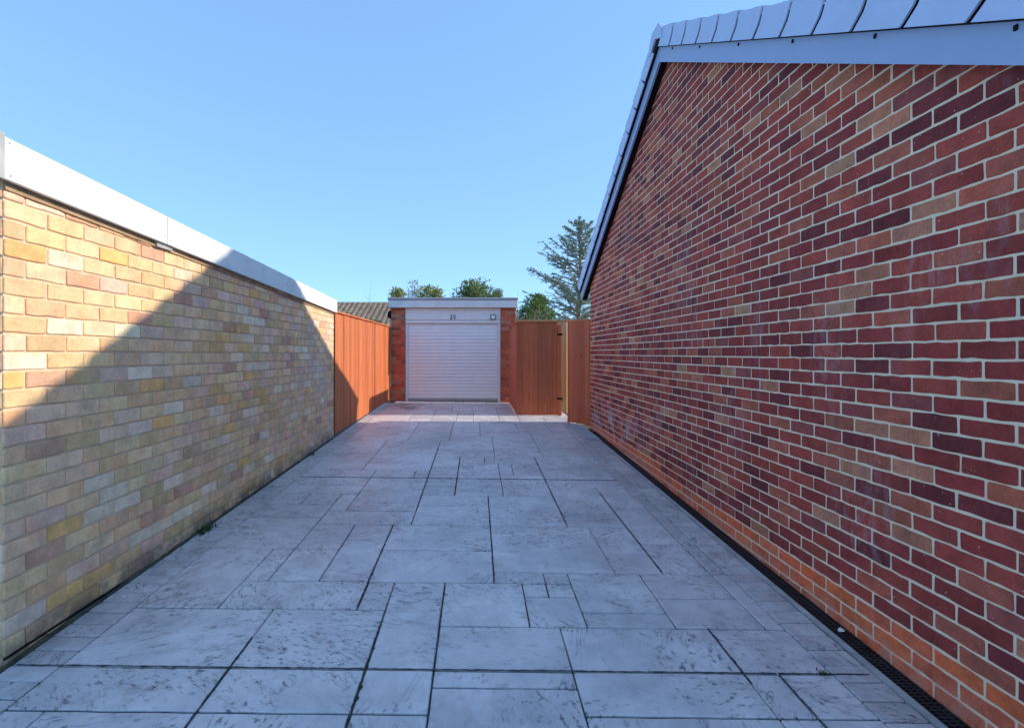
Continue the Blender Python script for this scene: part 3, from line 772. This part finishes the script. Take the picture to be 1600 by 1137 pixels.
plank(.222, .40, 0, .02, zg + .015, ZS - .012, 'board', M_WOODDARK)
plank(.402, Lg - .01, .01, .06, zg - .01, ZS, 'post', M_WOODDARK)
for i in range(9):                                             # packers that bridge the gap between the two boards
    z = zg + .2 + i * .19
    plank(.2145, .2225, -.004, .012, z, z + .13 + .02 * (i % 2), 'packer', M_WOODDARK, 0)
for zz in (.25, 1.45): plank(.04, .40, -.0215, .04, zg + zz, zg + zz + .09, 'back_rail', M_WOODPALE)

post = MB(); c = Vector((1.745, 10.25)); a = .052
q = [c + Vector((0, -a)), c + Vector((a, 0)), c + Vector((0, a)), c + Vector((-a, 0))]
post.hexa([(p.x, p.y, gz(1.7, 10.25) - .05) for p in q] + [(p.x, p.y, ZS + .04) for p in q])
tag(post.build('gate_post', M_WOODPALE, bevel=.004), 'pale sunlit timber post seen through the gap beside the brown gate', 'post')
bf = empty('garden_fence', (2.4, 11.95, gz(2, 11.95)), 'pale topped garden fence standing behind the brown boarded gate', 'fence')
for i in range(20):
    x = .93 + i * .15
    one('board', M_WOODPALE, bf, (x + .002, x + .148, 11.94, 11.956, gz(2, 11.9) - .02, EYE + .735))
one('cap_rail', M_WOODPALE, bf, (.92, 3.95, 11.915, 11.985, EYE + .736, EYE + .765))

# ------------------------------------------------------------------ the garage at the end of the drive
YD = 11.74; GX0, GX1 = -1.918, .873; DX0, DX1 = -1.603, .530; zg = .03 * YD
gar = empty('garage', (-.5, YD + 2.5, zg), 'red brick flat roofed garage with white roller shutter door numbered 25', 'garage')
ZF = EYE + 1.017
g = MB()
g.box(GX0 + .004, DX0, YD + .004, YD + .23, zg - .1, ZF); g.box(DX1, GX1 - .004, YD + .004, YD + .23, zg - .1, ZF)
g.box(GX0 + .004, GX0 + .22, YD + .23, YD + 5.2, zg - .1, ZF); g.box(GX1 - .22, GX1 - .004, YD + .23, YD + 5.2, zg - .1, ZF); g.box(GX0 + .22, GX1 - .22, YD + 5.0, YD + 5.2, zg - .1, ZF)
wallG = g.build('wall', M_GAR_MORTAR, gar, pos=(-.5, YD, 0))
rowsG = [(zg - .04 + k * .0745, zg - .04 + (k + 1) * .0745) for k in range(29)]
rowsG = [r for r in rowsG if r[1] < ZF + .02]
GAR = [(6, (.54, .115, .052)), (4, (.46, .10, .05)), (3, (.58, .155, .075)), (2, (.38, .085, .05)), (1, (.50, .21, .13))]
gp = lambda rng, k, u, v: pick(rng, GAR)
lay(gar, wallG, (0, YD, 0), (1, 0, 0), (0, -1, 0), GX0, DX0 - .001, rowsG, .225, .0095, [], gp, M_GAR_O, M_GAR_O, 400, lambda x, y, z: y, 51, bev=.002)
lay(gar, wallG, (0, YD, 0), (1, 0, 0), (0, -1, 0), DX1 + .001, GX1, rowsG, .225, .0095, [], gp, M_GAR_O, M_GAR_O, 400, lambda x, y, z: y, 52, bev=.002)
one('fascia_board', M_WHITE, gar, (GX0 - .045, GX1 + .03, YD - .10, YD - .078, ZF, ZF + .158), bevel=.002)
one('fascia_board', M_WHITE, gar, (GX0 - .045, GX0 - .02, YD - .077, YD + 5.3, ZF, ZF + .158))
one('fascia_board', M_WHITE, gar, (GX1 + .005, GX1 + .03, YD - .077, YD + 5.3, ZF, ZF + .158))
one('roof_felt', M_FELT, gar, (GX0 - .06, GX1 + .045, YD - .115, YD + 5.3, ZF + .159, ZF + .222), bevel=.012)
one('soffit', M_SOFT, gar, (GX0 - .019, GX1 + .004, YD - .0775, YD + .05, ZF + .002, ZF + .016))
one('header_panel', M_DOORW, gar, (DX0 + .002, DX1 - .002, YD + .03, YD + .06, EYE + .755, ZF - .001))
one('header_trim', M_BEIGE, gar, (DX0 + .002, DX1 - .002, YD + .015, YD + .05, EYE + .735, EYE + .754))
one('shutter_box', M_DOORW, gar, (DX0 + .002, DX1 - .002, YD + .02, YD + .20, EYE + .682, EYE + .734))
one('box_trim', M_BEIGE, gar, (DX0 + .002, DX1 - .002, YD + .03, YD + .06, EYE + .668, EYE + .681))
for x0 in (DX0 + .002, DX1 - .057):
    one('guide_rail', M_DOORW, gar, (x0, x0 + .055, YD + .04, YD + .10, zg, EYE + .667), bevel=.004)
door = one('roller_door', M_GREYTRIM, gar, (DX0 + .06, DX1 - .06, YD + .085, YD + .10, zg + .03, EYE + .66))
z = zg + .075; pit = .0772; prof = [(0, .004), (.010, .0085), (.026, .011), (.045, .0105), (.060, .0075), (.070, .003), (.073, .0015), (.0772, .004)]
sl = None
while z < EYE + .655:
    if sl is None:
        n = len(prof); Wd = DX1 - DX0 - .122
        V = [(-Wd / 2, -b, a) for a, b in prof] + [(Wd / 2, -b, a) for a, b in prof]
        F = [(i, n + i, n + i + 1, i + 1) for i in range(n - 1)]
        sl = mesh('slat', V, F, M_DOORW); sl.polygons.foreach_set('use_smooth', [True] * len(sl.polygons))
    o = bpy.data.objects.new('slat', sl); link(o, door, ((DX0 + DX1) / 2, YD + .082, z)); z += pit
one('bottom_bar', M_STEEL, door, (DX0 + .058, DX1 - .058, YD + .06, YD + .084, zg + .012, zg + .074), bevel=.003)
one('rubber_seal', M_BLACK, door, (DX0 + .058, DX1 - .058, YD + .062, YD + .083, zg - .002, zg + .0118))
def digit(ch, x, z, h):
    cu = bpy.data.curves.new('digit', 'FONT'); cu.body = ch; cu.size = h / .70; cu.extrude = .004; cu.offset = .0012; cu.align_x = 'CENTER'; cu.resolution_u = 4
    t = bpy.data.objects.new('tmp_text', cu); COL.objects.link(t)
    bpy.context.view_layer.update()
    me = bpy.data.meshes.new_from_object(t.evaluated_get(bpy.context.evaluated_depsgraph_get()))
    bpy.data.objects.remove(t); me.materials.clear(); me.materials.append(M_BLACK); me.name = 'digit'
    o = bpy.data.objects.new('digit', me); link(o, gar, (x, YD + .0255, z)); o.rotation_euler = (math.pi / 2, 0, 0)
digit('2', -.576, EYE + .772, .092); digit('5', -.500, EYE + .772, .092)

lamp = empty('floodlight', (.37, YD + .03, EYE + .80), 'small white framed floodlight on the panel above the roller door', 'lamp')
one('housing', M_GREYTRIM, lamp, (.305, .425, YD - .035, YD + .012, EYE + .755, EYE + .865), bevel=.006)
one('lens', M_DOORW, lamp, (.325, .405, YD - .039, YD - .0352, EYE + .775, EYE + .845))
one('bracket', M_GREYTRIM, lamp, (.35, .38, YD + .0125, YD + .0298, EYE + .79, EYE + .83))
one('sensor', M_WHITE, lamp, (.345, .385, YD - .04, YD - .005, EYE + .735, EYE + .7545), bevel=.006)
lamp2 = empty('floodlight', (-1.95, YD + .1, EYE + .88), 'dark floodlight on the left outer corner of the red brick garage', 'lamp')
g = MB(); g.hexa([(-2.01, YD + .02, EYE + .83), (-1.93, YD + .02, EYE + .76), (-1.93, YD + .16, EYE + .76), (-2.01, YD + .16, EYE + .83), (-1.99, YD + .02, EYE + .93), (-1.93, YD + .02, EYE + .97), (-1.93, YD + .16, EYE + .97), (-1.99, YD + .16, EYE + .93)])
g.build('housing', M_BLACK, lamp2)
one('bracket', M_WHITE, lamp2, (-1.955, -1.919, YD + .05, YD + .11, EYE + .975, EYE + 1.010))
one('sensor', M_WHITE, lamp2, (-1.975, -1.935, YD + .05, YD + .11, EYE + .715, EYE + .757), bevel=.008)

# ------------------------------------------------------------------ far house with a pantiled roof
fh = empty('far_house', (-8, 30, .4), 'distant bungalow with brown ridged tile roof beyond the orange fence', 'house')
one('wall', simple('far_house_wall', (.35, .2, .13), .9, .2), fh, (-14.5, -3.2, 27.2, 34.5, .2, 2.75))
g = MB(); nx = 11 * 24; x0 = -15; x1 = -2.7; rowsn = 15; cols_ = 4
wv = [0, .035, .05, .03]
k = int((x1 - x0) / .30)
for r in range(rowsn):
    ya, za = 26.7 + r * .245, 2.72 + r * .110; yb, zb2 = ya + .26, za + .110 - .022
    base = len(g.V)
    for (yy, zz) in ((ya, za + .02), (yb, zb2 + .02)):
        for i in range(k * 4 + 1):
            g.V.append((x0 + i * .075, yy, zz + wv[i % 4]))
    m_ = k * 4 + 1
    g.F += [(base + i, base + i + 1, base + m_ + i + 1, base + m_ + i) for i in range(m_ - 1)]
M_PAN = simple('brown_pantile', (.34, .25, .17), .9, .45, 5, .4, dirt=((.10, .11, .05), .5))
tag(g.build('roof_tiles', M_PAN, fh), kind='stuff')
g = MB(); g.hexa([(x0, 26.7, 2.68), (x1, 26.7, 2.68), (x1, 30.4, 4.3), (x0, 30.4, 4.3), (x0, 26.7, 2.71), (x1, 26.7, 2.71), (x1, 30.4, 4.335), (x0, 30.4, 4.335)])
g.hexa([(x0, 30.41, 4.28), (x1, 30.41, 4.28), (x1, 35, 2.6), (x0, 35, 2.6), (x0, 30.41, 4.335), (x1, 30.41, 4.335), (x1, 35, 2.7), (x0, 35, 2.7)]); g.build('roof', M_PAN, fh)
for i in range(27):
    g = MB(); g.tube([(x0 + i * .455, 30.4, 4.31), (x0 + i * .455 + .45, 30.4, 4.31)], .11, 8); g.build('ridge_tile', M_PAN, fh)

# ------------------------------------------------------------------ trees and shrubs
def leaves(name, pts, size, mat, parent, rng, aspect=.5, cup=True, tint=None):
    """pts: list of (position, preferred direction or None); every leaf is a small folded blade"""
    V, F, C = [], [], []
    for p, d in pts:
        p = Vector(p)
        if d is None: d = Vector((rng.gauss(0, 1), rng.gauss(0, 1), rng.gauss(.2, .8)))
        d = (d + Vector((rng.gauss(0, .45), rng.gauss(0, .45), rng.gauss(0, .45)))).normalized()
        s = d.cross(Vector((rng.gauss(0, 1), rng.gauss(0, 1), rng.gauss(0, 1))))
        if s.length < 1e-3: continue
        s.normalize(); L = size * rng.uniform(.6, 1.35); w = L * aspect * .5
        nrm = d.cross(s); k = len(V)
        V += [tuple(p), tuple(p + d * L * .5 + s * w + nrm * w * .3), tuple(p + d * L), tuple(p + d * L * .5 - s * w + nrm * w * .3)]
        F += [(k, k + 1, k + 2), (k, k + 2, k + 3)]
        t = cl(rng.gauss(.45, .22) if tint is None else tint(p, rng), 0, 1); C += [(t, t, t)] * 4
    o = bpy.data.objects.new(name, mesh(name, V, F, mat, cols=C)); link(o, parent, (0, 0, 0)); return o

def cedar(x, y, z0, h):
    rng = random.Random(77)
    t = empty('cedar_tree', (x, y, z0), 'tall sparse blue green cedar with upswept branches behind the house corner', 'tree')
    tr = MB(); n = 12
    pts = [(x + .05 * math.sin(i * .9), y + .05 * math.cos(i * 1.3), z0 - .2 + (h + .2) * i / n) for i in range(n + 1)]
    tr.tube(pts, [.14 * (1 - i / n) ** .8 + .012 for i in range(n + 1)], 8); tr.build('trunk', M_BARK, t, smooth=True)
    br = MB(); lv = []
    nb = 125
    for i in range(nb):
        f = i / nb; hh = .9 + (h - 1.0) * f ** .95
        L = (3.5 * (1 - f) ** .80 + .28) * rng.uniform(.5, 1.08)
        az = i * 2.399 + rng.uniform(-.5, .5)
        el = R(rng.uniform(6, 24) + 18 * f)
        d = Vector((math.cos(az), math.sin(az), 0)); p = Vector((x, y, z0 + hh)); seg = 10; line = [p.copy()]
        for s in range(seg):
            e = el + R(12) * (s / seg) ** 2 * rng.uniform(.2, 1.5)
            p = p + (d * math.cos(e) + Vector((0, 0, math.sin(e)))) * (L / seg) + Vector((rng.gauss(0, .012), rng.gauss(0, .012), rng.gauss(0, .012)))
            line.append(p.copy())
        br.tube(line, [.026 * (1 - s / seg) * (1 - .5 * f) + .005 for s in range(seg + 1)], 4)
        side = d.cross(Vector((0, 0, 1)))
        for s in range(2, seg + 1):
            for sg in (-1, 1):
                for rep in range(2):
                    if rng.random() < .38: continue
                    tl = L * .17 * rng.uniform(.4, 1.25) * (1.2 - s / seg * .5)
                    td = (side * sg * rng.uniform(.5, 1) + d * rng.uniform(.4, .9) + Vector((0, 0, rng.uniform(-.45, .40)))).normalized()
                    q = line[s] + (line[s - 1] - line[s]) * rng.random()
                    br.tube([q, q + td * tl], [.006, .003], 3)
                    m_ = max(4, int(tl / .022))
                    for j in range(m_):
                        pp = q + td * tl * (j + rng.random()) / m_
                        for r_ in range(3): lv.append((pp, Vector((rng.gauss(0, .6), rng.gauss(0, .6), rng.uniform(.1, 1))) + td * .6))
        for j in range(int(L / .03)):
            s = rng.uniform(.35, 1) * seg; i0 = min(seg - 1, int(s)); pp = line[i0].lerp(line[i0 + 1], s - i0)
            for r_ in range(3): lv.append((pp, Vector((rng.gauss(0, .7), rng.gauss(0, .7), rng.uniform(.2, 1)))))
    br.build('branches', M_BARK, t)
    leaves('crown', lv, .062, M_CEDAR, t, rng, .30)
cedar(4.30, 22.0, .3, 6.75)

def shrub(name, label, c, rad, n, size, mat, seed, z0, lobes=9, tint=None, stems=7, stemmat=None, aspect=.55, group=None, gap=.0):
    rng = random.Random(seed); c = Vector(c)
    t = empty(name, (c.x, c.y, z0), label, 'tree' if 'tree' in name else 'shrub', group)
    st = MB(); blobs = []
    for i in range(lobes):
        d = Vector((rng.gauss(0, 1), rng.gauss(0, 1), rng.gauss(.35, .9))).normalized()
        k = rng.uniform(.35, .85); blobs.append((c + Vector((d.x * rad[0] * k, d.y * rad[1] * k, d.z * rad[2] * k)), rng.uniform(.32, .60) * min(rad)))
    for i in range(max(stems, 1)):
        b = blobs[i % len(blobs)][0]; a = Vector((c.x + rng.uniform(-.12, .12), c.y + rng.uniform(-.12, .12), z0 - .1))
        m1 = a.lerp(b, .5) + Vector((rng.uniform(-.1, .1), rng.uniform(-.1, .1), .15))
        st.tube([a, m1, b], [.045, .03, .010], 5)
    st.build('trunk' if 'tree' in name else 'stems', stemmat or M_BARK, t)
    pts = []
    for i in range(n):
        b, r = rng.choice(blobs)
        if gap and rng.random() < gap: r *= 1.35
        d = Vector((rng.gauss(0, 1), rng.gauss(0, 1), rng.gauss(0, 1))).normalized()
        rr = r * rng.random() ** .4
        pts.append((b + d * rr, d + Vector((0, 0, .35))))
    leaves('crown' if 'tree' in name else 'foliage', pts, size, mat, t, rng, aspect, tint=tint)
    return t

shrub('evergreen_shrub', 'rounded variegated evergreen shrub showing above the garage roof', (-.12, 20.5, 3.25), (1.12, .9, 1.15), 10000, .10, M_LAUREL, 4, .3, 26, tint=lambda p, r: r.gauss(.55, .3), gap=.12)
shrub('conifer_shrub', 'small dark conifer tip at the right of the shrub above the garage', (.95, 20.9, 3.35), (.26, .22, .85), 2200, .07, M_CEDAR, 6, .3, 10, aspect=.25)
shrub('yellow_tree', 'thin yellowing tree above the left end of the garage roof', (-3.62, 24.0, 3.85), (.48, .4, .95), 1500, .10, M_YELLOW, 7, .3, 13, stems=9, stemmat=M_BARK, gap=.3)
shrub('yellow_tree', 'fuller yellow leaved tree above the middle of the garage roof', (-2.15, 24.0, 3.83), (.62, .5, 1.05), 2600, .10, M_YELLOW, 9, .3, 14, stems=9, gap=.25)
shrub('sparse_tree', 'thin greyish tree between the two yellow trees behind the garage', (-2.95, 25.0, 4.25), (.45, .4, .75), 520, .08, M_CEDAR, 10, .3, 14, stems=14, gap=.4)
shrub('green_bush', 'fresh green bush peeping over the far end of the orange fence', (-2.68, 14.2, 1.75), (.42, .35, .62), 4200, .06, M_GREENB, 12, .3, 14, gap=.1)
shrub('garden_bush', 'dense dark green garden bush under the cedar behind the gate', (1.95, 17.5, 2.35), (.62, .6, 1.15), 9000, .075, M_GREENB, 14, .3, 24, tint=lambda p, r: r.gauss(.38, .28), gap=.1)
shrub('garden_bush', 'darker low bush at the foot of the cedar beside the house', (3.55, 19.0, 1.75), (1.0, .6, .95), 7000, .08, M_CEDAR, 15, .3, 22, gap=.15, aspect=.4)

def bare_shrub(x, y, z0, h, spread, n, seed, name, label, mat):
    rng = random.Random(seed); g = MB()
    def grow(p, d, L, r, lev):
        pts = [p]; seg = 4
        for s in range(seg):
            d = (d + Vector((rng.gauss(0, .17), rng.gauss(0, .17), rng.gauss(.05, .12)))).normalized(); p = p + d * L / seg; pts.append(p)
        g.tube(pts, [r * (1 - .6 * s / seg) for s in range(seg + 1)], 3 if lev else 5)
        if lev < 3:
            for k in range(4 if lev < 2 else 3):
                q = pts[rng.randint(1, seg)]
                grow(q, (d + Vector((rng.gauss(0, .6), rng.gauss(0, .6), rng.gauss(.1, .4)))).normalized(), L * rng.uniform(.4, .66), r * .55, lev + 1)
    for i in range(n):
        a = rng.uniform(0, 6.28); grow(Vector((x + rng.uniform(-.1, .1), y, z0 - .05)), Vector((math.cos(a) * spread, math.sin(a) * spread, 1)).normalized(), h * rng.uniform(.5, .8), .016, 0)
    return tag(g.build(name, mat, pos=(x, y, z0)), label, 'shrub')
bare_shrub(2.05, 15.0, .33, 2.6, .5, 9, 41, 'bare_shrub', 'pale leafless twiggy shrub rising behind the brown gate', M_TWIG)
bare_shrub(-4.05, 23.0, .33, 4.4, .22, 4, 43, 'bare_tree', 'thin leafless tree against the sky left of the garage roof', M_BARK)

# ------------------------------------------------------------------ little things on the paving
g = MB(); a = ground_quad(1.575, 1.76, 7.45, 8.62, .0045); b = ground_quad(1.575, 1.76, 7.45, 8.62, .018)
a[3] = (1.50, 8.72, a[3][2]); b[3] = (1.50, 8.72, b[3][2]); a[0] = (1.62, 7.52, a[0][2]); b[0] = (1.62, 7.52, b[0][2])
g.hexa(a + b); tag(g.build('concrete_patch', M_PALE, bevel=.006), 'pale grey concrete patch beside the drain in front of the open side gate', 'patch')

def blades(name, label, x, y, n, h, spread, seed, elong=1.0):
    rng = random.Random(seed); V, F, C = [], [], []
    for i in range(n):
        p = Vector((x + rng.gauss(0, spread), y + rng.gauss(0, spread * elong), 0)); p.z = gz(p.x, p.y) - .004
        a = rng.uniform(0, 6.28); lean = Vector((math.cos(a), math.sin(a), 0)) * rng.uniform(.1, .9); L = h * rng.uniform(.5, 1.2); w = .0022
        s = Vector((-math.sin(a), math.cos(a), 0)) * w; k = len(V); mid = p + Vector((0, 0, L * .6)) + lean * L * .3; tip = p + Vector((0, 0, L * .9)) + lean * L * .85
        V += [tuple(p - s), tuple(p + s), tuple(mid + s * .8), tuple(mid - s * .8), tuple(tip)]; F += [(k, k + 1, k + 2, k + 3), (k + 3, k + 2, k + 4)]
        t = cl(rng.gauss(.45, .25), 0, 1); C += [(t, t, t)] * 5
    o = bpy.data.objects.new(name, mesh(name, V, F, M_GRASS, cols=C)); link(o)
    return tag(o, label, 'weed')
blades('weed_tuft', 'green weed tuft growing at the foot of the yellow brick wall', -1.985, 3.86, 150, .045, .022, 1, 2.4)
blades('weed_tuft', 'small weed in the long cross joint near the drain', 1.50, 2.275, 40, .02, .010, 2)
blades('weed_tuft', 'tiny weed at the wall foot near the orange fence', -1.99, 6.35, 50, .03, .02, 3, 2.5)
chip = []
crng = random.Random(19)
for i in range(5):
    V = []
    for k in range(10):
        d = Vector((crng.gauss(0, 1), crng.gauss(0, 1), crng.gauss(0, 1))).normalized() * crng.uniform(.8, 1.1); V.append((d.x, d.y * .8, d.z * .55 + .45))
    import bmesh
    bm = bmesh.new(); [bm.verts.new(v) for v in V]; bmesh.ops.convex_hull(bm, input=bm.verts)
    me = bpy.data.meshes.new('stone_chip'); bm.to_mesh(me); bm.free(); me.materials.append(M_CHIP); chip.append(me)
spots = [(-1.93, 2.87, .013), (-1.945, 2.98, .010), (-1.94, 3.03, .007), (-1.95, 3.42, .009), (-1.93, 3.5, .010), (-1.90, 3.62, .008), (-1.93, 3.95, .009), (-1.95, 4.05, .007), (-1.88, 3.9, .006), (-1.94, 4.3, .009),
         (-1.95, 4.45, .007), (-1.93, 4.7, .008), (-1.95, 5.05, .008), (-1.90, 5.2, .010), (-1.86, 5.35, .008), (-1.95, 5.5, .010), (-1.84, 6.0, .010), (-1.80, 6.2, .009), (-1.95, 2.35, .006), (-1.9, 2.62, .005)]
for x, y, s in spots:
    o = bpy.data.objects.new('stone_chip', crng.choice(chip)); link(o, None, (x, y, gz(x, y) - .001)); o.scale = (s, s, s); o.rotation_euler = (0, 0, crng.uniform(0, 6))
    tag(o, 'small white stone chip lying along the foot of the yellow brick wall', 'stone', 'white stone chips by the wall')
for x, y, s in [(.07, 3.56, .008), (1.30, 2.27, .007), (.93, 5.1, .008), (1.05, 5.75, .009), (1.25, 6.5, .009), (1.40, 6.9, .008), (1.05, 3.86, .011), (.86, 6.9, .006), (1.02, 2.95, .006)]:
    o = bpy.data.objects.new('stone_chip', crng.choice(chip)); link(o, None, (x, y, gz(x, y) - .001)); o.scale = (s, s, s); o.rotation_euler = (0, 0, crng.uniform(0, 6))
    tag(o, 'tiny white grit scattered on the open paving slabs', 'stone', 'white grit on the slabs')
g = MB(); px, py = 1.815, 2.62; z = gz(px, py) + .002
V = [(px - .018, py - .016, z), (px + .004, py - .022, z + .004), (px + .022, py - .004, z + .001), (px + .010, py + .016, z + .007), (px - .010, py + .006, z + .002)]
g.V = V + [(v[0], v[1], v[2] + .0006) for v in V]; g.F = [(4, 3, 2, 1, 0), (5, 6, 7, 8, 9)] + [(i, (i + 1) % 5, 5 + (i + 1) % 5, 5 + i) for i in range(5)]
tag(g.build('paper_scrap', M_WHITE), 'torn scrap of white paper lying on the black drain grating', 'litter')
